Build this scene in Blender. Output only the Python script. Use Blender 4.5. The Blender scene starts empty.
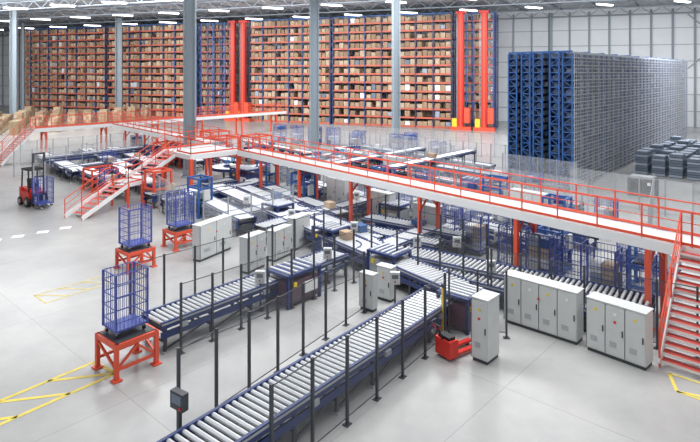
import bpy, math, random
from mathutils import Vector
random.seed(7)
sc=bpy.context.scene
try:
    sc.view_settings.view_transform='Standard'
    sc.view_settings.look='None'
except Exception: pass

# ---------------- materials ----------------
MATS={}
def mat(name,col,rough=0.5,metal=0.0,var=0.0,scale=3.0,emit=None,estr=0):
    m=bpy.data.materials.new(name); m.use_nodes=True
    nt=m.node_tree; b=nt.nodes['Principled BSDF']
    b.inputs['Base Color'].default_value=(*col,1)
    b.inputs['Roughness'].default_value=rough
    b.inputs['Metallic'].default_value=metal
    if var>0:
        tc=nt.nodes.new('ShaderNodeTexCoord'); n=nt.nodes.new('ShaderNodeTexNoise')
        n.inputs['Scale'].default_value=scale; n.inputs['Detail'].default_value=4
        r=nt.nodes.new('ShaderNodeValToRGB')
        r.color_ramp.elements[0].position=0.3; r.color_ramp.elements[1].position=0.7
        r.color_ramp.elements[0].color=(*[max(0,c*(1-var)) for c in col],1)
        r.color_ramp.elements[1].color=(*[min(1,c*(1+var)) for c in col],1)
        nt.links.new(tc.outputs['Object'],n.inputs['Vector'])
        nt.links.new(n.outputs['Fac'],r.inputs['Fac'])
        nt.links.new(r.outputs['Color'],b.inputs['Base Color'])
    if emit:
        b.inputs['Emission Color'].default_value=(*emit,1)
        b.inputs['Emission Strength'].default_value=estr
    MATS[name]=m; return m
mat('navy',(0.025,0.045,0.15),0.45)
mat('blue',(0.03,0.11,0.34),0.45)
mat('cageblue',(0.055,0.085,0.34),0.4)
mat('roller',(0.70,0.72,0.74),0.35,0.25)
mat('steel',(0.42,0.44,0.46),0.45,0.4)
mat('darksteel',(0.05,0.055,0.065),0.5)
mat('black',(0.012,0.012,0.016),0.5)
mat('orange',(0.74,0.095,0.045),0.45)
mat('red',(0.62,0.03,0.02),0.4)
mat('rackorange',(0.55,0.13,0.08),0.5)
mat('white',(0.76,0.77,0.77),0.5)
mat('cab',(0.56,0.58,0.575),0.45,0,0.04,2)
mat('cabline',(0.14,0.15,0.16),0.5)
mat('deck',(0.55,0.56,0.56),0.6)
mat('column',(0.27,0.32,0.36),0.55)
mat('tan1',(0.42,0.295,0.19),0.8,0,0.1,1.5)
mat('tan2',(0.31,0.21,0.135),0.8,0,0.1,1.5)
mat('tan3',(0.53,0.41,0.29),0.8,0,0.1,1.5)
mat('tan4',(0.38,0.25,0.16),0.8,0,0.1,1.5)
mat('wood',(0.45,0.33,0.20),0.8,0,.15,3)
mat('palewood',(0.56,0.45,0.32),0.8,0,.15,3)
mat('yellow',(0.80,0.58,0.04),0.5)
mat('paintyellow',(0.78,0.62,0.10),0.6,0,0.15,4)
mat('paintwhite',(0.9,0.9,0.88),0.6)
mat('tread',(0.62,0.07,0.05),0.6)
mat('totegrey',(0.15,0.19,0.25),0.5)
mat('toteblue',(0.05,0.12,0.28),0.5)
mat('totelight',(0.33,0.38,0.46),0.5)
mat('galv',(0.44,0.47,0.51),0.5,0.1)
mat('screen',(0.05,0.12,0.25),0.2,0,0,1,(0.2,0.45,0.8),0.6)
mat('lamp',(1,1,1),0.4,0,0,1,(1,1,1),6)
mat('maroon',(0.12,0.06,0.09),0.5)
mat('green',(0.05,0.35,0.15),0.5)
TANS=['tan1','tan2','tan3','tan4']
m=mat('concrete',(0.5,0.5,0.49),0.27); nt=m.node_tree; b=nt.nodes['Principled BSDF']
tc=nt.nodes.new('ShaderNodeTexCoord')
n1=nt.nodes.new('ShaderNodeTexNoise'); n1.inputs['Scale'].default_value=0.3; n1.inputs['Detail'].default_value=9; n1.inputs['Roughness'].default_value=.65
r1=nt.nodes.new('ShaderNodeValToRGB'); r1.color_ramp.elements[0].position=0.3; r1.color_ramp.elements[1].position=0.72
r1.color_ramp.elements[0].color=(0.35,0.35,0.345,1); r1.color_ramp.elements[1].color=(0.48,0.478,0.465,1)
mp=nt.nodes.new('ShaderNodeMapping'); mp.inputs['Rotation'].default_value=(0,0,math.radians(42))
br=nt.nodes.new('ShaderNodeTexBrick'); br.offset=0; br.inputs['Scale'].default_value=1
br.inputs['Brick Width'].default_value=7; br.inputs['Row Height'].default_value=7; br.inputs['Mortar Size'].default_value=0.012
br.inputs['Color1'].default_value=(1,1,1,1); br.inputs['Color2'].default_value=(0.96,0.96,0.96,1); br.inputs['Mortar'].default_value=(0.75,0.75,0.75,1)
mx=nt.nodes.new('ShaderNodeMixRGB'); mx.blend_type='MULTIPLY'; mx.inputs['Fac'].default_value=1
L=nt.links.new
L(tc.outputs['Object'],n1.inputs['Vector']); L(n1.outputs['Fac'],r1.inputs['Fac'])
L(tc.outputs['Object'],mp.inputs['Vector']); L(mp.outputs['Vector'],br.inputs['Vector'])
L(r1.outputs['Color'],mx.inputs['Color1']); L(br.outputs['Color'],mx.inputs['Color2']); L(mx.outputs['Color'],b.inputs['Base Color'])
def meshmat(name,col,pitch,wire):
    m=mat(name,col,0.5); nt=m.node_tree; b=nt.nodes['Principled BSDF']
    uv=nt.nodes.new('ShaderNodeUVMap'); sp=nt.nodes.new('ShaderNodeSeparateXYZ'); nt.links.new(uv.outputs['UV'],sp.inputs[0])
    outs=[]
    for a in 'XY':
        d=nt.nodes.new('ShaderNodeMath'); d.operation='DIVIDE'; d.inputs[1].default_value=pitch
        f=nt.nodes.new('ShaderNodeMath'); f.operation='FRACT'
        l=nt.nodes.new('ShaderNodeMath'); l.operation='LESS_THAN'; l.inputs[1].default_value=wire/pitch
        nt.links.new(sp.outputs[a],d.inputs[0]); nt.links.new(d.outputs[0],f.inputs[0]); nt.links.new(f.outputs[0],l.inputs[0]); outs.append(l)
    mxx=nt.nodes.new('ShaderNodeMath'); mxx.operation='MAXIMUM'
    nt.links.new(outs[0].outputs[0],mxx.inputs[0]); nt.links.new(outs[1].outputs[0],mxx.inputs[1])
    nt.links.new(mxx.outputs[0],b.inputs['Alpha'])
meshmat('wiremesh',(0.20,0.21,0.23),0.03,0.0024)
meshmat('wiremesh_light',(0.62,0.64,0.66),0.03,0.0045)

# ---------------- mesh builder ----------------
class MB:
    def __init__(s): s.v=[];s.f=[];s.m=[];s.mats=[];s.uv={}
    def mi(s,n):
        if n not in s.mats: s.mats.append(n)
        return s.mats.index(n)
    def axes(s,c,a,b,d,m):
        c=Vector(c);a=Vector(a);b=Vector(b);d=Vector(d);i=len(s.v)
        for x,y,z in((-1,-1,-1),(1,-1,-1),(1,1,-1),(-1,1,-1),(-1,-1,1),(1,-1,1),(1,1,1),(-1,1,1)):
            s.v.append(c+a*x+b*y+d*z)
        k=s.mi(m)
        for q in((0,3,2,1),(4,5,6,7),(0,1,5,4),(1,2,6,5),(2,3,7,6),(3,0,4,7)):
            s.f.append([i+j for j in q]); s.m.append(k)
    def box(s,c,size,m,rot=0.0):
        ca,sa=math.cos(rot),math.sin(rot)
        s.axes(c,(ca*size[0]/2,sa*size[0]/2,0),(-sa*size[1]/2,ca*size[1]/2,0),(0,0,size[2]/2),m)
    def beam(s,p0,p1,w,h,m):
        p0=Vector(p0);p1=Vector(p1);d=p1-p0
        if d.length<1e-6:return
        u=d.normalized()
        side=u.cross(Vector((0,0,1)))
        if side.length<1e-3: side=Vector((1,0,0))
        side.normalize(); up=side.cross(u).normalized()
        s.axes((p0+p1)/2,d/2,side*w/2,up*h/2,m)
    def cyl(s,p0,p1,r,m,n=8,r2=None):
        p0=Vector(p0);p1=Vector(p1);u=(p1-p0).normalized()
        a=u.cross(Vector((0,0,1)))
        if a.length<1e-3:a=Vector((1,0,0))
        a.normalize();b=u.cross(a);i=len(s.v);k=s.mi(m); r2=r if r2 is None else r2
        for j in range(n):
            t=2*math.pi*j/n; e=a*math.cos(t)+b*math.sin(t)
            s.v.append(p0+e*r); s.v.append(p1+e*r2)
        for j in range(n):
            j2=(j+1)%n
            s.f.append([i+2*j,i+2*j2,i+2*j2+1,i+2*j+1]); s.m.append(k)
        s.f.append([i+2*j for j in range(n)][::-1]);s.m.append(k)
        s.f.append([i+2*j+1 for j in range(n)]);s.m.append(k)
    def quad(s,p0,p1,z0,z1,m):
        i=len(s.v); p0=Vector(p0);p1=Vector(p1); L=(p1-p0).length
        s.v+= [Vector((p0.x,p0.y,z0)),Vector((p1.x,p1.y,z0)),Vector((p1.x,p1.y,z1)),Vector((p0.x,p0.y,z1))]
        s.uv[len(s.f)]=[(0,z0),(L,z0),(L,z1),(0,z1)]
        s.f.append([i,i+1,i+2,i+3]); s.m.append(s.mi(m))
    def poly(s,pts,m):
        i=len(s.v)
        for p in pts:s.v.append(Vector(p))
        s.f.append(list(range(i,i+len(pts))));s.m.append(s.mi(m))
    def mesh(s,name):
        me=bpy.data.meshes.new(name); me.from_pydata([tuple(v) for v in s.v],[],s.f)
        for n in s.mats: me.materials.append(MATS[n])
        me.polygons.foreach_set('material_index',s.m)
        if s.uv:
            ul=me.uv_layers.new(name='UVMap')
            for fi,c in s.uv.items():
                for li,q in zip(me.polygons[fi].loop_indices,c): ul.data[li].uv=q
        me.update(); return me
    def obj(s,name,loc=(0,0,0),rot=0):
        o=bpy.data.objects.new(name,s.mesh(name)); sc.collection.objects.link(o)
        o.location=loc;o.rotation_euler=(0,0,rot);return o
def inst(name,me,loc,rot=0,scale=None):
    o=bpy.data.objects.new(name,me); sc.collection.objects.link(o); o.location=loc;o.rotation_euler=(0,0,rot)
    if scale:o.scale=scale
    return o
def V(x,y,z=0):return Vector((x,y,z))
UA=math.atan2(.75,.66)   # equipment axis
VA=UA-math.pi/2

# ---------------- shell ----------------
b=MB(); b.poly([(-170,-15,0),(150,-15,0),(150,190,0),(-170,190,0)],'concrete'); b.obj('floor')
mat('wallpanel',(0.70,0.73,0.76),0.6,0,0.03,0.5); mat('girt',(0.30,0.34,0.39),0.5); mat('roofdeck',(0.50,0.53,0.56),0.6); mat('truss',(0.20,0.23,0.27),0.5)
def wl(x): return 108-0.4*x
b=MB(); Hc=19.0
b.beam((-150,wl(-150),Hc/2),(130,wl(130),Hc/2),0.3,Hc,'wallpanel'); b.obj('wall_back')
b=MB(); d=V(280,-112).normalized(); off=V(d.y,-d.x)*0.3
t=0
while t<301:
    p=V(-150,wl(-150))+d*t+off
    b.beam((p.x,p.y,0.02),(p.x,p.y,Hc-.6),0.22,0.3,'girt'); t+=3.0
for z in (2.4,5,7.6,10.2,12.8,15.4,17.6):
    p0=V(-150,wl(-150))+off;p1=V(130,wl(130))+off
    b.beam((p0.x,p0.y,z),(p1.x,p1.y,z),0.1,0.1,'girt')
for t in (218,242):
    p0=V(-150,wl(-150))+d*t+off*1.2;p1=p0+d*9
    b.beam((p0.x,p0.y,9),(p1.x,p1.y,17.5),.12,.16,'column'); b.beam((p0.x,p0.y,17.5),(p1.x,p1.y,9),.12,.16,'column')
for t in (198,224,252):
    p=V(-150,wl(-150))+d*t+off*1.6
    b.beam((p.x,p.y,0.02),(p.x,p.y,Hc-.6),0.5,0.6,'column')
b.obj('trim_wall_framing')
b=MB(); b.box((-10,105,Hc+.1),(320,150,.2),'roofdeck'); b.obj('ceiling')
b=MB()
dv=d
for i in range(-22,24):
    p0=V(i*6.5,45); p1=V(i*6.5+60,145)
    b.beam((p0.x,p0.y,Hc-.15),(p1.x,p1.y,Hc-.15),.14,.2,'truss')
for j in range(7):
    o=V(-110,96+j*11); p1=o+dv*230
    for zz in(.2,1.3): b.beam((o.x,o.y,Hc-zz),(p1.x,p1.y,Hc-zz),.16,.14,'truss')
    for k in range(76):
        q=o+dv*(k*3);q2=o+dv*(k*3+1.5);q3=o+dv*(k*3+3)
        b.beam((q.x,q.y,Hc-.2),(q2.x,q2.y,Hc-1.3),.08,.08,'truss');b.beam((q2.x,q2.y,Hc-1.3),(q3.x,q3.y,Hc-.2),.08,.08,'truss')
b.obj('trim_roof_trusses')
b=MB()
for i in range(-13,12):
    for j in range(5):
        p=V(i*8.5+3+j*3,60+j*13-i*3.4)
        if p.y<45 or p.y>wl(p.x)-14: continue
        b.box((p.x,p.y,Hc-1.4),(3.0,.45,.14),'lamp',math.radians(30))
        b.box((p.x,p.y,Hc-1.29),(3.1,.55,.08),'white',math.radians(30))
        for s in(-1,1): b.box((p.x+s,p.y+s*.57,Hc-.65),(.04,.04,1.2),'truss')
b.obj('ceiling_strip_lights')

def column(x,y,w):
    b=MB()
    b.box((0,0,9.2),(w,w*.12,18.4),'column'); 
    b.box((-w*.46,0,9.2),(w*.1,w*.9,18.4),'column'); b.box((w*.46,0,9.2),(w*.1,w*.9,18.4),'column')
    b.box((0,0,.04),(w*1.5,w*1.5,.08),'galv'); b.box((0,0,.3),(w*1.1,w*1.1,.5),'column')
    for s in(-1,1):
        for t in(-1,1): b.cyl((s*w*.6,t*w*.6,.08),(s*w*.6,t*w*.6,.16),.05,'darksteel')
    b.obj('steel_column',(x,y,0),math.radians(12))
column(-13.1,45.8,.95);column(-3.9,61,.95);column(5.5,67,.85);column(-42.5,103,1.1);column(-54,90,.95);column(-66,113,.6)

# ---------------- back pallet racks ----------------
def pallet_rack(p0,p1,H=17.4,levels=13,bay=2.7,fill=.94,name='pallet_rack'):
    p0=V(*p0);p1=V(*p1);L=(p1-p0).length;d=(p1-p0).normalized();n=V(d.y,-d.x)
    if n.y>0:n=-n
    nb=max(1,round(L/bay));bw=L/nb;lh=H/levels;a=math.atan2(d.y,d.x);b=MB()
    for i in range(nb+1):
        q=p0+d*(i*bw)
        for k in (0.72,-.65,-2.4):
            b.box((q+n*k)+V(0,0,H/2),(.18,.12,H),'navy',a)
    for l in range(levels):
        z=l*lh+.15
        b.beam(p0+n*.7+V(0,0,z),p1+n*.7+V(0,0,z),.08,.28,'rackorange')
        b.beam(p0-n*.9+V(0,0,z),p1-n*.9+V(0,0,z),3.0,.04,'darksteel')
        for i in range(nb):
            for r in (0,1):
                for j in (0,1,2):
                    if random.random()>fill and r==0: continue
                    w=bw*.275*random.uniform(.85,1.05); h=lh*random.uniform(.45,.70)
                    c=p0+d*(i*bw+bw*(.2+.3*j))-n*(r*1.7-.05)
                    b.box(c+V(0,0,z+.12+h/2),(w,1.0,h),random.choice(TANS) if random.random()<.93 else random.choice(['white','totegrey','totelight']),a)
    b.beam(p0+n*.68+V(0,0,H),p1+n*.68+V(0,0,H),.1,.16,'blue')
    b.obj(name)
pallet_rack((-68.8,118.6),(-47.5,110.0)); pallet_rack((-47,109.8),(-29.5,102.8))
pallet_rack((-17.1,97.8),(-3,92.2)); pallet_rack((-2.5,92),(15.5,84.6))
pallet_rack((-27.5,104.5),(-21.5,102),bay=1.5); pallet_rack((17.2,86),(21.8,84),bay=1.5)
def lattice(x,y,H,w,a,m='blue'):
    b=MB()
    for s in(-1,1): b.box((s*w/2,0,H/2),(.14,.14,H),m)
    z=.3;k=1
    while z<H-1:
        b.beam((-k*w/2,0,z),(k*w/2,0,z+1.1),.08,.08,m);z+=1.1;k=-k
    b.obj('rack_end_frame',(x,y,0),a)
for x,y in((-27.2,100.8),(-25,100.2),(-22.6,99.2),(17.8,83.0),(20.4,82)): lattice(x,y,17.2,1.1,math.radians(-20))
def crane(x,y):
    b=MB()
    b.box((0,0,8.8),(.8,.6,16.8),'red'); b.box((0,-.33,8.8),(.25,.06,16.6),'orange')
    b.box((0,0,.25),(3.0,1.0,.5),'orange'); b.box((0,0,17.2),(1.4,1,.35),'red')
    b.box((.95,-.2,2.2),(.8,1.1,2.2),'orange'); b.box((-.9,-.1,1.1),(.7,.9,1.2),'yellow')
    for z in range(1,17): b.box((-.55,-.1,z),(.3,.05,.06),'steel')
    for s in(-.5,-.66): b.box((s,-.12,8.5),(.04,.04,16),'steel')
    b.obj('stacker_crane',(x,y,0),math.radians(-22))
crane(-20.3,97.4);crane(-18.4,96.7);crane(16.3,82.2);crane(19.4,80.9)

# ---------------- blue shuttle rack ----------------
def shuttle():
    b=MB(); e=V(.666,-.746); d=V(.648,.762); base=V(16,40.3); H=9.9; a=math.atan2(d.y,d.x); Lr=43
    rows=[0,1.0,2.35,3.35,4.5]
    for r,ro in enumerate(rows):
        o=base-e*ro
        for k in (0,.72):
            q0=o-e*k
            for i in range(0,32):
                if r>0 and i>4: continue
                q=q0+d*(i*1.39)
                b.box(q+V(0,0,H/2),(.13,.10,H),'blue' if i<2 else 'cageblue',a)
        for l in range(18):
            z=.35+l*.54
            if r==0:
                b.beam(o+e*.06+V(0,0,z),o+e*.06+d*Lr+V(0,0,z),.05,.09,'galv')
            b.beam(o-e*.36+V(0,0,z),o-e*.36+d*Lr+V(0,0,z),.66,.03,'darksteel')
            b.beam(o+V(0,0,z),o-e*.72+V(0,0,z),.06,.07,'blue')
            if l<17: b.beam((o if l%2 else o-e*.72)+V(0,0,z),(o-e*.72 if l%2 else o)+V(0,0,z+.54),.045,.045,'blue')
            n=60 if r==0 else 4
            for i in range(n):
                if random.random()<.2: continue
                c=o-e*.38+d*(.9+i*.70)
                b.box(c+V(0,0,z+.19),(.62,.55,.34),random.choice(['totegrey','totelight','totelight','toteblue']) if i>0 or r==0 else 'totegrey',a)
        b.beam(o+V(0,0,H),o+d*Lr+V(0,0,H),.12,.14,'blue' if r else 'galv')
        b.beam(o-e*.72+V(0,0,H),o-e*.72+d*Lr+V(0,0,H),.1,.12,'blue')
        b.beam(o-e*.74+V(0,0,H/2),o-e*.74+d*Lr+V(0,0,H/2),.03,H-.1,'totegrey') if r in(0,2,4) else None
        for k in range(13):
            q=o+d*(k*3.3+1.4); b.beam(q+V(0,0,H+.02),q-e*.72+V(0,0,H+.02),.1,.1,'galv')
    q0=base+e*.16
    for i in range(94):
        q=q0+d*(i*.46); b.box(q+V(0,0,H/2),(.06 if i%3 else .13,.03,H),'galv',a)
    for l in range(37):
        z=.1+l*.27; b.beam(q0+V(0,0,z),q0+d*Lr+V(0,0,z),.03,.05,'galv')
    for i in range(12):
        q=base+d*(i*3.8)
        b.beam(q+V(0,0,H+.1),q-e*5.2+V(0,0,H+.1),.1,.12,'blue')
    b.obj('shuttle_storage_rack')
shuttle()

# ---------------- conveyors ----------------
def conveyor(p0,p1,w=1.1,h=.9,pitch=.19,r=.055,legs=1.8,items=0,frame='navy',kind='roller',name='roller_conveyor',deep=0):
    p0=V(*p0);p1=V(*p1);L=(p1-p0).length;a=math.atan2(p1.y-p0.y,p1.x-p0.x);b=MB()
    for s in(-1,1):
        b.box((L/2,s*w/2,h-.06),(L,.08,.22),frame)
        b.box((L/2,s*(w/2+.045),h-.02),(L,.02,.05),'steel')
        if deep: b.box((L/2,s*w/2,h-.36),(L,.06,.2),frame)
    b.box((L/2,0,h-.16),(L,w-.1,.05),'black')
    if kind=='roller':
        n=int(L/pitch)
        for i in range(n):
            x=(i+.5)*pitch; b.cyl((x,-w/2+.03,h-.02),(x,w/2-.03,h-.02),r,'roller',7)
    else:
        b.box((L/2,0,h),(L,w-.12,.04),'white' if kind=='white' else 'darksteel')
        b.cyl((0,-w/2+.04,h-.05),(0,w/2-.04,h-.05),.07,'roller');b.cyl((L,-w/2+.04,h-.05),(L,w/2-.04,h-.05),.07,'roller')
    n=max(2,int(L/legs)+1)
    for i in range(n):
        x=.15+(L-.3)*i/(n-1)
        for s in(-1,1):
            b.box((x,s*(w/2-.02),(h-.15)/2),(.09,.08,h-.15),'darksteel'); b.box((x,s*(w/2-.02),.02),(.18,.16,.04),'steel')
        b.box((x,0,.3),(.05,w,.05),'darksteel'); b.box((x,0,h-.25),(.06,w,.08),frame)
        if i<n-1:
            b.box((x+.6,w*.2,h-.36),(.5,.25,.22),'navy')
            if deep:
                x2=.15+(L-.3)*(i+1)/(n-1)
                b.beam((x,-w/2+.02,.1),(x2,-w/2+.02,h-.4),.03,.05,'darksteel')
            if i%2==0: b.box((x+.6,-w/2-.06,h-.2),(.25,.1,.14),'steel'); b.box((x+1.0,w/2+.06,h-.22),(.3,.08,.2),'cab')
    items=(items+2)//3
    for i in range(items):
        x=L*(i+random.random())/max(items,1); k=random.choice(['tan1','tan3','toteblue','white','totegrey','toteblue'])
        hh=random.uniform(.2,.35); b.box((x,0,h+.05+hh/2),(.6,.42,hh),k)
    b.obj(name,(p0.x,p0.y,0),a)
def curve(cx,cy,R,a0,a1,w=1.0,h=.9,frame='navy'):
    b=MB(); n=int(abs(a1-a0)*R/.2); ns=12
    for i in range(n):
        t=a0+(a1-a0)*(i+.5)/n; c,s=math.cos(t),math.sin(t)
        b.cyl(((R-w/2)*c,(R-w/2)*s,h-.02),((R+w/2)*c,(R+w/2)*s,h-.02),.045,'roller',7,.065)
    for i in range(ns):
        t=a0+(a1-a0)*i/ns;t2=a0+(a1-a0)*(i+1)/ns
        for rr in(R-w/2,R+w/2): b.beam((rr*math.cos(t),rr*math.sin(t),h-.06),(rr*math.cos(t2),rr*math.sin(t2),h-.06),.07,.22,frame)
        for rr in(R-w/2,R+w/2):
            if i%4==0: b.box((rr*math.cos(t),rr*math.sin(t),(h-.15)/2),(.08,.08,h-.15),'darksteel',t)
    b.obj('curved_roller_conveyor',(cx,cy,0))
conveyor((-5.6,8.3),(3.05,19.2),w=1.25,deep=1,legs=1.5)
conveyor((-6.1,17.2),(-.5,23.7),w=1.1,deep=1,legs=1.5)
conveyor((-9.1,37.7),(3.9,19.9),w=1.2,deep=1,items=2)
conveyor((-7.2,37.4),(1.2,25.6),w=1.0,items=4,deep=1)
conveyor((-5.4,37.2),(-.4,30.2),w=1.0,items=2,deep=1)
conveyor((-10.6,36.4),(-5.3,29.0),w=1.0,items=1,deep=1)
conveyor((2.2,24.0),(10.0,18.5),w=1.2,deep=1)
conveyor((3.4,22.0),(8.8,18.0),w=.9,h=.75)
conveyor((-6.6,29.8),(-3.2,33.0),w=1.0,deep=1)
conveyor((-4.4,27.6),(-1.0,31.6),w=1.0,deep=1)
conveyor((-.2,27.9),(4.0,24.9),w=1.0,deep=1)
conveyor((0.9,29.6),(5.6,26.1),w=1.0,deep=1,items=1)
conveyor((1.7,24.8),(7.4,31.6),w=1.0,deep=1,items=2)
conveyor((-2.4,29.6),(3.2,36.2),w=1.0,deep=1,items=3)
conveyor((-5.2,33.4),(1.2,41.0),w=1.0,deep=1,items=3)
curve(-8.2,38.9,1.4,math.radians(-100),math.radians(40))
curve(-.3,24.6,1.3,math.radians(-45),math.radians(45))
curve(-2.2,32.2,1.3,math.radians(130),math.radians(300))
conveyor((9.5,24.6),(-3.0,39.3),w=1.1,items=6,deep=1)
conveyor((11.5,26.5),(1.0,39.6),w=1.1,items=8,deep=1)
conveyor((12.5,30.5),(2,43),w=1.0,h=1.3,items=6,deep=1)
conveyor((11.5,34),(1,46.3),w=1.0,items=6,deep=1)
conveyor((10.5,37.5),(0,49.5),w=1.1,h=1.5,items=6,deep=1)
conveyor((9.5,43.5),(-1,56),w=1.1,kind='white',items=6)
conveyor((11.5,45.5),(1,58),w=1.1,items=6)
conveyor((-2.0,41.5),(6.5,51),w=1.0,h=1.6,items=3)
conveyor((2.0,37.5),(10,46.5),w=1.0,h=2.0,items=3)
conveyor((-8.0,45),(0.5,54.5),w=1.0,items=5,deep=1)
conveyor((-6.0,43),(2.0,52.3),w=1.0,items=5,deep=1)
conveyor((-11.0,33.3),(-6.5,38.5),w=1.0,deep=1)
conveyor((-12.6,34.9),(-8.3,39.9),w=1.0,deep=1,items=2)
curve(0.4,56.0,1.5,math.radians(50),math.radians(220)); curve(-9.3,45.2,1.4,math.radians(130),math.radians(320))
conveyor((-16,46.5),(-24,56.5),w=1.2,kind='white',items=3,deep=1)
conveyor((-18.2,45.5),(-26.2,55.5),w=1.2,kind='white',deep=1)
conveyor((-21,43.5),(-29,52.5),w=1.2,kind='white',deep=1)
conveyor((-13,48),(-20,57),w=1.1,items=4,deep=1)
conveyor((-26,47),(-14,61),w=1.0,h=1.3,deep=1,items=4)
conveyor((-23,44.5),(-12.5,56.8),w=1.0,h=.9,deep=1,items=3)
conveyor((-13.5,38.5),(-19.5,45.5),w=1.1,deep=1)
conveyor((-15.3,37.6),(-21,44.2),w=1.1,deep=1)
conveyor((-10,48),(-16,56),w=1.1,items=4,deep=1)
conveyor((-7,50),(-14,59),w=1.1,items=4,deep=1)
conveyor((-4,53),(-12,63),w=1.1,items=4,kind='white')

# ---------------- guard fences ----------------
def fence(p0,p1,h=2.15,sp=1.35,post='darksteel',mesh='wiremesh',name='guard_fence',pw=.06):
    p0=V(*p0);p1=V(*p1);L=(p1-p0).length;a=math.atan2(p1.y-p0.y,p1.x-p0.x);n=max(1,round(L/sp));b=MB()
    for i in range(n+1):
        x=L*i/n
        b.box((x,0,h/2),(pw,pw,h),post); b.box((x,0,.01),(.2,.16,.02),post)
        if i<n:
            x2=L*(i+1)/n
            b.box(((x+x2)/2,0,h-.05),(x2-x-.08,.02,.02),post); b.box(((x+x2)/2,0,.18),(x2-x-.08,.02,.02),post)
            b.quad((x+.04,0,0),(x2-.04,0,0),.18,h-.05,mesh)
    b.obj(name,(p0.x,p0.y,0),a)
fence((-1.6,11.4),(3.0,17.7),sp=1.25,pw=.065)
fence((-3.95,12.9),(.5,19.8),sp=1.2,pw=.065)
fence((-5.1,16.9),(.9,23.4),sp=1.1)
fence((-7.3,18.6),(-1.6,25.2),sp=1.2)
fence((-7.2,27.5),(-3.2,31.5),post='steel',mesh='wiremesh_light')
fence((1.9,22.6),(5.0,20.3),sp=1.0); fence((5.1,20.2),(10.3,16.6),post='darksteel',sp=1.0)
fence((3.2,18.1),(5.0,17.9),sp=.9)
fence((-1.2,25.6),(2.6,29.8),sp=1.1); fence((3.2,25.7),(7.4,21.9),sp=1.1)
fence((-7.9,28.6),(-12.4,35.4),post='steel',mesh='wiremesh_light')
for q in [((8,27.8),(-1.5,39)),((13,28.2),(4,38.5)),((14,33),(6,42)),((9,41),(1,50)),((10.5,47),(3,56)),((12,44),(16,39.5)),((6.4,27.1),(-2.6,37.6)),((14.4,27),(19,35)),((14.8,37.6),(19.6,32)),((-5,39.5),(2,47.5)),((3.5,42),(9,48.5))]:
    fence(*q,post='steel',mesh='wiremesh_light')
fence((-27,45),(-13,61.5),post='steel',mesh='wiremesh_light'); fence((-30,51),(-22,61),post='steel',mesh='wiremesh_light')
fence((-14.5,53),(-4,66),post='steel',mesh='wiremesh_light'); fence((-2,60),(14,46),post='steel',mesh='wiremesh_light',h=2.4); fence((-4,66),(20,52),post='steel',mesh='wiremesh_light',h=2.4)

# ---------------- elevated walkway ----------------
DH=3.0
def rail(b,p0,p1,sp=1.5,m='orange'):
    p0=Vector(p0);p1=Vector(p1);L=Vector((p1.x-p0.x,p1.y-p0.y,0)).length;n=max(1,round(L/sp))
    for i in range(n+1):
        q=p0.lerp(p1,i/n); b.beam(q,q+V(0,0,1.1),.045,.045,m)
    b.beam(p0+V(0,0,1.1),p1+V(0,0,1.1),.042,.042,m)
    for z in(.74,.40): b.beam(p0+V(0,0,z),p1+V(0,0,z),.026,.026,m)
    b.beam(p0+V(0,0,.06),p1+V(0,0,.06),.02,.10,m)
def walkway(name,a,c,w,posts=(),sides=(1,1),fascia='white'):
    a=V(*a);c=V(*c);d=(c-a).normalized();n=V(-d.y,d.x)
    if n.y<0:n=-n
    b=MB(); L=(c-a).length
    m0=a+n*w/2;m1=c+n*w/2
    b.beam(m0+V(0,0,DH-.04),m1+V(0,0,DH-.04),w,.06,'deck')
    for k in(0,w): b.beam(a+n*k+V(0,0,DH-.2),c+n*k+V(0,0,DH-.2),.08,.34,fascia)
    i=0
    while i<L:
        q=a+d*i; b.beam(q+V(0,0,DH-.2),q+n*w+V(0,0,DH-.2),.08,.2,'steel'); i+=1.5
    if sides[0]: rail(b,a+V(0,0,DH),c+V(0,0,DH))
    if sides[1]: rail(b,a+n*w+V(0,0,DH),c+n*w+V(0,0,DH))
    for s in posts:
        for k in(0.05,w-.05):
            q=a+d*s+n*k
            b.box(q+V(0,0,(DH-.35)/2),(.16,.16,DH-.35),'orange',math.atan2(d.y,d.x)); b.box(q+V(0,0,.02),(.35,.35,.04),'orange')
        q=a+d*s
        b.beam(q+n*.1+V(0,0,DH-1),q+n*w*.5+V(0,0,DH-.4),.07,.07,'orange'); b.beam(q+n*(w-.1)+V(0,0,DH-1),q+n*w*.5+V(0,0,DH-.4),.07,.07,'orange')
    b.obj(name)
walkway('elevated_walkway',(-7.9,39.43),(11.7,16.4),1.4,posts=(3.0,7.4,12.2,17.2,22.4,27.4))
def platform():
    b=MB();c0,c1,c2,c3=V(-13.3,40.2,DH-.06),V(-10.6,37.3,DH-.06),V(-8.0,40.0,DH-.06),V(-10.7,42.9,DH-.06)
    b.poly([c0,c1,c2,c3],'deck')
    for p,q in((c0,c1),(c1,c2),(c2,c3),(c3,c0)):
        b.beam(p-V(0,0,.15),q-V(0,0,.15),.08,.32,'white')
    up=V(0,0,.06); rail(b,c1+up,c2+up); rail(b,c0+up,c3+up); rail(b,c0.lerp(c1,.5)+up,c1+up)
    for p in(c0,c1,c2,c3):
        b.box((p.x,p.y,(DH-.3)/2),(.2,.2,DH-.3),'orange',VA);b.box((p.x,p.y,.02),(.4,.4,.04),'orange',VA)
    b.obj('mezzanine_platform')
platform()
walkway('elevated_walkway',(-11.4,43.6),(-25.0,59.0),1.3,posts=(2,7,12,17),fascia='white')
walkway('elevated_walkway',(-30.5,54.3),(-9,79),1.3,posts=(1,7,13,19,25,31),fascia='white')
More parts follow.
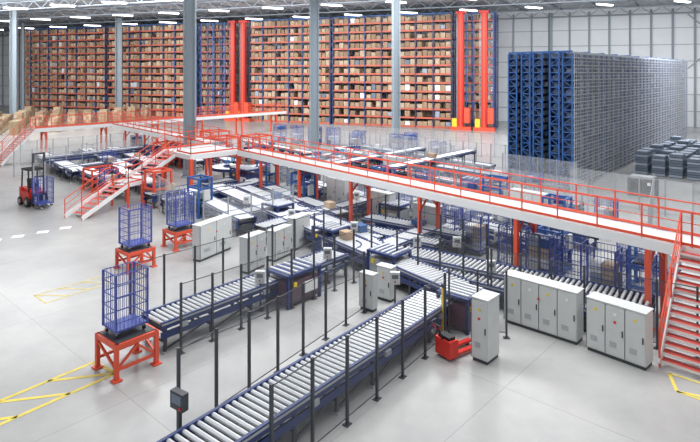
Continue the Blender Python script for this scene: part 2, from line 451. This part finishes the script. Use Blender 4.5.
def stairs(top,foot,ztop,zfoot,width,side,name='access_stairs',fascia='white'):
    top=V(*top);foot=V(*foot);d=(foot-top);s=V(*side).normalized()*width
    b=MB(); segs=[(top,ztop,foot,zfoot)]
    if d.length>6:
        m1=top+d*.44;m2=top+d*.58;zm=(ztop+zfoot)/2
        segs=[(top,ztop,m1,zm),(m2,zm,foot,zfoot)]
        for k in(0,1):
            b.beam(m1+s*k+V(0,0,zm-.1),m2+s*k+V(0,0,zm-.1),.06,.25,fascia)
            for q in(m1,m2): b.box(q+s*k+V(0,0,zm/2),(.12,.12,zm),'orange')
            rail(b,m1+s*k+V(0,0,zm),m2+s*k+V(0,0,zm))
        b.axes((m1+m2)/2+s/2+V(0,0,zm),(m2-m1)/2,s/2,(0,0,.03),'deck')
    for p,z0,q,z1 in segs:
        n=max(3,round((z0-z1)/.19)); 
        for i in range(n):
            t=(i+.5)/n; c=p.lerp(q,t)+s/2; z=z0-(z0-z1)*(i+1)/(n+0)+.0
            if z<.05: continue
            b.axes(c+V(0,0,z),(q-p).normalized()*.14,s/2,(0,0,.02),'tread')
            b.axes(c+(q-p).normalized()*.13+V(0,0,z-.02),(q-p).normalized()*.015,s/2,(0,0,.035),'white')
        for k in(0,1):
            b.beam(p+s*k+V(0,0,z0-.1),q+s*k+V(0,0,z1+.1),.05,.26,fascia)
            rail(b,p+s*k+V(0,0,z0),q+s*k+V(0,0,z1+.02),sp=1.2)
    b.obj(name)
stairs((10.5,17.75),(8.9,16.1),DH,0,1.35,(.7,-.72))
stairs((-13.2,40.0),(-16.6,32.6),DH,0,1.4,(.9,-.42))
stairs((-30.4,54.2),(-31.4,50.4),DH,0,1.2,(-.95,.2))

# ---------------- roll cages ----------------
def cage_mesh(load=0):
    b=MB();w,d,h=.85,.72,1.75
    for x in(-w/2,w/2):
        for y in(-d/2,d/2):
            b.box((x,y,.18+(h-.18)/2),(.045,.045,h-.18),'cageblue'); b.cyl((x*.85-.02,y*.8,.07),(x*.85+.02,y*.8,.07),.07,'black',10); b.box((x*.85,y*.8,.14),(.06,.06,.1),'steel')
    b.box((0,0,.2),(w,d,.05),'cageblue')
    for z in(.45,.8,1.15,1.5,h):
        for y in(-d/2,d/2): b.box((0,y,z),(w,.022,.022),'cageblue')
        for x in(-w/2,w/2): b.box((x,0,z),(.022,d,.022),'cageblue')
    for i in range(1,8):
        x=-w/2+w*i/8
        for y in(-d/2,d/2): b.box((x,y,h/2+.1),(.011,.011,h-.2),'cageblue')
    for i in range(1,7):
        y=-d/2+d*i/7
        for x in(-w/2,w/2): b.box((x,y,h/2+.1),(.011,.011,h-.2),'cageblue')
    if load:
        z=.24
        for k in range(load):
            for sx in(-1,1): b.box((sx*w*.22,0,z+.17),(w*.4,d*.85,.32),random.choice(['tan3','white','totelight','toteblue','white']))
            z+=.35
    return b.mesh('roll_cage')
CM=cage_mesh(); CML=[cage_mesh(3),cage_mesh(4),cage_mesh(2)]
def stand_mesh(w,d,h):
    b=MB()
    for x in(-w/2,w/2):
        for y in(-d/2,d/2): b.box((x,y,h/2),(.11,.11,h),'orange'); b.box((x,y,.02),(.24,.24,.04),'orange')
    for y in(-d/2,d/2): b.box((0,y,h-.07),(w,.1,.14),'orange'); b.box((0,y,.3),(w,.06,.08),'orange')
    for x in(-w/2,w/2): b.box((x,0,h-.07),(.1,d,.14),'orange'); b.beam((x,-d/2,.3),(x,d/2,h-.2),.06,.06,'orange')
    b.beam((-w/2,-d/2,.3),(0,-d/2,h-.2),.06,.06,'orange');b.beam((w/2,-d/2,.3),(0,-d/2,h-.2),.06,.06,'orange')
    b.box((0,0,h+.005),(w*.96,d*.96,.03),'darksteel')
    return b.mesh('cage_lift_stand')
SM=stand_mesh(1.2,1.1,1.0); SM2=stand_mesh(1.15,1.05,.85)
inst('cage_lift_stand',SM,(-6.45,16.2,0),UA+.02); inst('roll_cage',CM,(-6.5,16.2,1.03),UA,(1.1,1.1,1.02))
inst('cage_lift_stand',SM2,(-9.35,24.4,0),UA); inst('roll_cage',CM,(-9.35,24.4,.88),UA,(1.2,1.2,1))
inst('cage_lift_stand',SM2,(-8.3,27.4,0),UA); inst('roll_cage',CM,(-8.3,27.4,.88),UA,(1.15,1.1,1))
k=0
for x,y in((6.9,23.6),(7.75,22.65),(8.6,21.75),(9.45,20.8),(10.25,19.9)):
    inst('roll_cage',CML[k%3] if k%2 else CM,(x,y,.0),VA,(1.15,1.1,1.15)); k+=1
for x,y in((4.9,27.4),(5.9,26.3),(12.3,24.5),(13.2,23.4),(-20.3,47.2),(-22.5,59),(3,32.6),(1.5,34.2),(7.4,34.5),(5,37.8),(13.5,29.5),(12,36.5)): inst('roll_cage',CML[k%3],(x,y,0),VA,(1.1,1.05,1.05)); k+=1
for i in range(8):
    for j in range(3):
        if random.random()<.35:
            p=V(0,61)+V(.75,-.66)*(i*1.7+j*.3)+V(.66,.75)*(j*2.2-1)
            inst('roll_cage',random.choice(CML),(p.x,p.y,0),VA,(1.3,1.2,1.15))
for i in range(4): inst('roll_cage',random.choice(CML),(-8.5+i*2.2,68-i*1.2,0),VA,(1.4,1.3,1.2))
def tote_lift(x,y,rot,h=2.5):
    b=MB();w,d=1.1,.9
    for sx in(-1,1):
        for sy in(-1,1): b.box((sx*w/2,sy*d/2,h/2),(.1,.1,h),'blue'); b.box((sx*w/2,sy*d/2,.02),(.22,.22,.04),'blue')
    for z in(.12,.9,1.7,h-.05):
        for s in(-1,1): b.box((0,s*d/2,z),(w,.07,.09),'blue'); b.box((s*w/2,0,z),(.07,d,.09),'blue')
    for s in(-1,1): b.box((s*w*.35,d/2-.05,h/2),(.05,.08,h-.1),'steel')
    b.box((0,0,1.0),(w*.85,d*.8,.08),'darksteel'); b.box((0,0,1.22),(.6,.42,.34),'totelight'); b.box((0,d/2-.1,h-.25),(.5,.25,.3),'navy'); b.box((w/2+.12,0,1.3),(.14,.4,.6),'cab')
    b.obj('tote_lift',(x,y,0),rot)
for x,y in((5.6,29.3),(8.8,24.2),(11.7,22.0),(10.3,27.9),(-2.9,34.6),(-6.3,42.2),(2.2,36.6),(8.6,33.2),(-8.9,33.2)): tote_lift(x,y,VA,2.3)

# ---------------- electrical cabinets ----------------
def cabinet(p0,p1,h=1.7,dep=.5,doors=3,name='electrical_cabinet',away=1):
    p0=V(*p0);p1=V(*p1);L=(p1-p0).length;a=math.atan2(p1.y-p0.y,p1.x-p0.x);b=MB();s=away
    b.box((L/2,s*dep/2,.05),(L-.04,dep-.04,.1),'darksteel'); b.box((L/2,s*dep/2,.1+(h-.1)/2),(L,dep,h-.1),'cab'); b.box((L/2,s*dep/2,h+.015),(L+.04,dep+.04,.03),'cab')
    dw=L/doors; f=-.012*s
    for i in range(doors):
        x=dw*(i+.5)
        b.box((x,f,.1+(h-.1)/2),(dw-.03,.03,h-.18),'cab')
        b.box((dw*i+.004,f*1.0,.1+(h-.1)/2),(.02,.032,h-.14),'cabline')
        b.box((x+dw*.38,f*2.8,h*.52),(.03,.03,.18),'black')
        b.box((x-dw*.1,f*2.4,h*.28),(dw*.35,.012,.16),'steel')
        b.box((x,f*2.4,h*.84),(.08,.012,.08),'yellow' if i%2==0 else 'white')
    b.cyl((L*.5,-.05*s,h*.7),(L*.5,0,h*.7),.04,'red')
    b.obj(name,(p0.x,p0.y,0),a)
cabinet((5.25,19.05),(7.05,17.4),1.6,.55,4)
cabinet((7.25,17.15),(8.4,15.9),1.6,.55,3)
cabinet((3.6,16.55),(3.98,16.2),1.85,.7,1)
cabinet((-6.7,25.0),(-5.7,26.9),1.6,.45,2)
cabinet((-4.3,23.5),(-3.7,24.5),1.5,.45,2)
cabinet((-3.35,25.0),(-2.7,26.1),1.35,.45,2)
cabinet((-2.6,26.6),(-2.0,27.7),1.5,.45,1)
cabinet((.35,20.1),(.8,19.75),1.3,.3,1);cabinet((1.0,21.0),(1.5,20.6),1.25,.35,1)
cabinet((3.2,28.6),(4.3,27.5),1.8,.5,2);cabinet((9,31.5),(10.4,30),1.9,.5,3);cabinet((2.6,44),(4,42.5),1.9,.5,3)
cabinet((1.0,32.2),(2.2,31),1.7,.5,2);cabinet((4.8,33.2),(6.1,31.8),1.7,.5,2);cabinet((-1.5,36.2),(-.3,34.9),1.7,.5,2)
def control_box(x,y,rot):
    b=MB(); b.box((0,0,.02),(.25,.25,.04),'darksteel'); b.box((0,0,.55),(.06,.06,1.1),'darksteel'); b.box((0,-.03,1.2),(.34,.18,.42),'cab'); b.box((0,-.125,1.26),(.22,.01,.14),'cabline'); b.cyl((0,-.12,1.09),(0,-.15,1.09),.03,'red')
    b.obj('control_box',(x,y,0),rot)
for x,y in((-3.2,20.0),(-.9,22.6),(1.6,19.9),(.2,26.5),(2.9,24.2),(5.3,21.1),(-3,28.9),(-5.9,32),(4.6,24.1),(6.6,25.0),(.4,33.1)): control_box(x,y,UA-.9)

def transfer_machine(x,y,rot,body='steel',name='transfer_unit',w=1.3,d=1.1,h=1.2):
    b=MB()
    b.box((0,0,h*.45),(w,d,h*.7),body)
    for sx in(-1,1):
        for sy in(-1,1): b.box((sx*w/2,sy*d/2,h/2),(.1,.1,h),'navy')
    b.box((0,0,h),(w+.1,d+.1,.1),'navy'); b.box((w*.2,-d/2-.04,h*.5),(w*.4,.05,h*.35),'white')
    for i in range(5): b.cyl((-w/2+.15+i*w*.2,-d/2,h+.07),(-w/2+.15+i*w*.2,d/2,h+.07),.05,'roller')
    b.box((-w*.3,-d/2-.03,h*.7),(.15,.05,.15),'yellow')
    b.obj(name,(x,y,0),rot)
transfer_machine(3.75,18.9,UA,'maroon',h=1.1,w=1.1)
transfer_machine(-2.1,21.0,UA,'maroon',w=1.6,h=1.15)
transfer_machine(1.6,22.9,VA,'steel'); transfer_machine(-.9,26.4,VA,'navy'); transfer_machine(-4,31,VA,'navy'); transfer_machine(2.5,31,VA,'steel')
transfer_machine(5.5,40,VA,'navy'); transfer_machine(-5.5,44,VA,'steel'); transfer_machine(-15.8,44.8,UA,'navy')
transfer_machine(-7.6,40.6,VA,'navy',w=2,h=1.5); transfer_machine(8.3,36,VA,'toteblue',w=2,h=1.6); transfer_machine(-3.5,41.5,VA,'toteblue',w=2.2,h=1.6); transfer_machine(-18,52,VA,'toteblue',w=2.2,h=1.7)
b=MB(); b.box((0,0,.02),(.3,.3,.04),'darksteel'); b.box((0,0,.8),(.1,.12,1.6),'yellow'); b.box((0,-.07,1.0),(.04,.02,1.0),'black'); b.box((0,0,1.65),(.12,.14,.1),'black')
b.obj('light_curtain_post',(3.0,17.95,0),.3)
def gantry(x,y,rot,w=2.2,d=1.8,h=2.6,m='orange'):
    b=MB()
    for sx in(-1,1):
        for sy in(-1,1): b.box((sx*w/2,sy*d/2,h/2),(.12,.12,h),m); b.box((sx*w/2,sy*d/2,.02),(.34,.34,.04),m)
    for z in(h,h*.5):
        for s in(-1,1): b.box((0,s*d/2,z),(w,.1,.13),m); b.box((s*w/2,0,z),(.1,d,.13),m)
    for s in(-1,1): b.beam((-w/2,s*d/2,.2),(w/2,s*d/2,h*.5),.06,.06,m); b.beam((w/2,s*d/2,h*.5),(-w/2,s*d/2,h),.06,.06,m)
    b.box((0,0,h*.55),(w*.8,d*.8,.25),'navy')
    b.obj('pallet_lift_frame',(x,y,0),rot)
gantry(-18.2,40.8,UA,1.8,1.4,1.5);gantry(-11.5,50.6,UA);gantry(-8.7,52,UA);gantry(-12.3,35.9,UA,1.2,1.1,2.2);gantry(-13.5,56,UA);gantry(-16.3,50,UA,1.8,1.6,2.2)
inst('roll_cage',CML[0],(-16.9,39.3,0),UA,(1.2,1.1,1.0))
def workstation(x,y,rot):
    b=MB(); b.box((0,0,.85),(1.4,.7,.05),'white')
    for sx in(-1,1):
        for sy in(-1,1): b.box((sx*.65,sy*.3,.42),(.06,.06,.84),'steel')
    for sx in(-1,1): b.box((sx*.65,.3,1.4),(.05,.05,1.1),'steel')
    b.box((0,.3,1.9),(1.4,.08,.06),'steel'); b.box((.2,.2,1.25),(.5,.04,.32),'black'); b.box((.2,.178,1.25),(.46,.01,.28),'screen'); b.box((.2,.25,1.0),(.06,.06,.3),'black')
    b.box((-.4,0,1.0),(.5,.4,.25),'toteblue'); b.box((0,0,.3),(1.2,.6,.04),'steel')
    b.obj('packing_workstation',(x,y,0),rot)
for x,y in((6.8,29.6),(5.2,31.8),(3.4,34),(11.6,32.4),(8.6,39.5),(6.6,45),(3,50),(-1,51),(-3,48),(-24,51),(-21,55),(-10,46.5)): workstation(x,y,VA)
b=MB(); b.box((0,0,.02),(.4,.35,.04),'darksteel'); b.box((0,0,.6),(.08,.08,1.2),'darksteel'); b.box((0,0,1.3),(.42,.16,.38),'darksteel'); b.box((0,-.085,1.34),(.3,.01,.2),'totegrey'); b.box((.12,-.09,1.17),(.06,.02,.05),'red')
b.obj('operator_panel',(-3.75,12.3,0),-.6)
b=MB(); 
for s in(-1,1):
    b.box((.55,s*.19,.12),(1.15,.15,.07),'red'); b.cyl((.98,s*.19-.05,.07),(.98,s*.19+.05,.07),.065,'black',12)
b.box((-.08,0,.33),(.36,.6,.5),'red'); b.box((-.08,0,.62),(.26,.44,.1),'black'); b.cyl((-.15,-.06,.11),(-.15,.06,.11),.11,'black',14)
b.beam((-.2,0,.5),(-.5,0,1.05),.04,.04,'black'); b.cyl((-.52,-.2,1.08),(-.52,.2,1.08),.022,'black'); b.beam((-.52,-.2,1.08),(-.44,0,.92),.025,.025,'red');b.beam((-.52,.2,1.08),(-.44,0,.92),.025,.025,'red')
b.obj('pallet_truck',(2.95,16.75,0),math.radians(35))
b=MB()
b.box((0,0,.55),(1.3,1.05,.7),'red'); b.box((.75,0,.65),(.35,1.0,.95),'red'); b.box((.2,0,1.0),(.75,.8,.2),'red')
b.box((.05,0,1.15),(.45,.5,.12),'black'); b.beam((.3,0,1.15),(.42,0,1.65),.45,.1,'black'); b.beam((-.5,0,.8),(-.35,0,1.3),.06,.06,'black'); b.cyl((-.36,0,1.3),(-.32,0,1.34),.16,'black',12)
for x in(-.5,.65):
    for y in(-.45,.45): b.beam((x,y,.9),(x*.85,y,2.25),.07,.07,'black')
b.box((.05,0,2.28),(1.2,1.0,.05),'darksteel')
for i in range(6): b.box((-.45+i*.2,0,2.33),(.05,1.0,.05),'black')
for x,r in((-.45,.32),(.6,.27)):
    for y in(-.52,.52): b.cyl((x,y-.1,r),(x,y+.1,r),r,'black',16); b.cyl((x,y-.11,r),(x,y+.11,r),r*.5,'steel',12)
for y in(-.33,.33): b.box((-.82,y,1.75),(.12,.1,3.3),'darksteel'); b.box((-.92,y,1.5),(.06,.07,2.6),'steel')
for z in(.6,1.9,3.35): b.box((-.82,0,z),(.1,.7,.1),'darksteel')
b.box((-1.0,0,.6),(.06,.9,.5),'black')
for y in(-.25,.25): b.box((-1.5,y,.12),(1.0,.12,.05),'steel'); b.box((-1.02,y,.4),(.05,.12,.6),'steel')
b.obj('forklift',(-20.3,35.9,0),math.radians(140))
inst('roll_cage',CM,(-19.2,35.0,.15),math.radians(140),(1.15,1.2,1))

def carton_pallet(n):
    b=MB(); b.box((0,0,.13),(1.2,1.0,.05),'wood'); 
    for y in(-.4,0,.4): b.box((0,y,.05),(1.2,.1,.1),'wood')
    for z in range(n):
        for i in(-1,0,1):
            for j in(-1,1): b.box((i*.39,j*.24,.36+z*.41),(.37,.46,.39),random.choice(TANS))
    return b.mesh('carton_pallet')
def pallet_stack(n):
    b=MB()
    for k in range(n):
        z=k*.16
        for y in(-.42,0,.42): b.box((0,y,z+.05),(1.2,.1,.09),'wood')
        for i in range(6): b.box((-.54+i*.216,0,z+.12),(.15,1.0,.03),'palewood')
    return b.mesh('wooden_pallet_stack')
CP=[carton_pallet(4),carton_pallet(5),carton_pallet(6)]; PS=[pallet_stack(12),pallet_stack(16),pallet_stack(8)]
for i in range(14):
    for j in range(8):
        x=-74+i*2.4+j*.9; y=72+j*3.4+i*.3
        if (x+54)**2+(y-90)**2<4 or (x+42.5)**2+(y-103)**2<4 or y>100: continue
        q=random.random()
        if q<.4: inst('carton_pallet',random.choice(CP),(x,y,0),random.uniform(-.1,.1))
        elif q<.9: inst('wooden_pallet_stack',random.choice(PS),(x,y,0),random.uniform(-.1,.1))
def stack():
    b=MB()
    for k in range(8): b.box((0,0,.12+k*.2),(1.15,.95,.15),'totegrey' if k%3 else 'totelight'); b.box((0,0,.03+k*.2),(1.05,.85,.04),'darksteel')
    b.box((0,0,1.63),(1.15,.95,.02),'totegrey'); b.box((0,0,1.65),(.95,.75,.02),'totelight')
    return b.mesh('container_stack')
ST=stack(); d=V(.648,.762);e=V(.7,-.7)
for i in range(9):
    for j in range(4):
        if random.random()<.08: continue
        p=V(24.6,47.0)+d*(i*1.7)+e*(j*1.3); inst('container_stack',ST,(p.x,p.y,0),math.atan2(d.y,d.x)+random.uniform(-.04,.04),(1,1,random.choice([1,1,.85,1.15])))
b=MB(); b.box((0,0,.6),(1.7,1.1,1.2),'darksteel'); b.box((0,-.56,.7),(1.4,.02,.7),'black'); b.box((0,0,1.28),(1.5,.9,.14),'steel'); b.box((.5,-.58,.9),(.2,.02,.2),'white'); b.obj('battery_charger',(20.2,38.6,0),VA)

# ---------------- floor markings ----------------
def line(b,p,q,w,m): 
    p=V(*p);q=V(*q);d=(q-p).normalized();n=V(-d.y,d.x)*w/2
    b.poly([p-n+V(0,0,.006),q-n+V(0,0,.006),q+n+V(0,0,.006),p+n+V(0,0,.006)],m)
b=MB()
for x,y in((-17.9,28.2),(-17.15,28.9),(-16.3,29.7),(-15.5,30.5),(-18.6,27.4)):
    line(b,(x-.28,y-.05),(x+.25,y+.12),.5,'paintwhite')
b.obj('crossing_marking')
b=MB()
def hatch(b,c,w=.09,n=4):
    for i in range(4): line(b,c[i],c[(i+1)%4],w,'paintyellow')
    a0,a1,a2,a3=[V(*k) for k in c]
    for i in range(n):
        p=a0.lerp(a1,i/n);q=a3.lerp(a2,(i+1)/n); line(b,p[:2],q[:2],w,'paintyellow')
hatch(b,[(-9.9,13.4),(-7.5,16.4),(-6.6,15.8),(-9.0,12.8)],.11,3)
hatch(b,[(-12.0,21.3),(-10.3,23.3),(-9.6,22.6),(-11.2,20.6)],.05,3)
hatch(b,[(8.7,14.9),(9.0,15.8),(11.5,13.6),(11,12.8)],.09,1)
b.obj('floor_marking')

# ---------------- light & camera ----------------
w=bpy.data.worlds.new('World'); sc.world=w; w.use_nodes=True
bg=w.node_tree.nodes['Background']; bg.inputs['Color'].default_value=(0.94,0.965,1,1); bg.inputs['Strength'].default_value=0.68
def area(x,y,z,sx,sy,e,tilt=0,rz=0):
    l=bpy.data.lights.new('fill_light','AREA'); l.shape='RECTANGLE'; l.size=sx;l.size_y=sy;l.energy=e; l.color=(.985,.99,1)
    o=bpy.data.objects.new('fill_light',l); sc.collection.objects.link(o); o.location=(x,y,z); o.rotation_euler=(tilt,0,rz)
area(0,48,18,44,8,8500); area(-45,60,18,30,8,6000); area(35,58,18,30,8,6000); area(2,24,18,30,7,6500)  # broad overhead fills, added out of view to light the hall
T=math.radians(65); R=math.radians(-18)
area(-52,74,17.5,40,4,11500,T,R); area(-12,66,17.5,36,4,8500,T,R); area(28,56,17.5,36,4,8500,T,R)  # added unseen fills, tilted to brighten the back racks and wall
cd=bpy.data.cameras.new('camera'); co=bpy.data.objects.new('camera',cd); sc.collection.objects.link(co)
co.location=(0,0,8.5); co.rotation_euler=(math.radians(90),0,0)
cd.sensor_width=36; cd.lens=28.8; cd.shift_y=-(221-72)/700; cd.clip_end=500
sc.camera=co
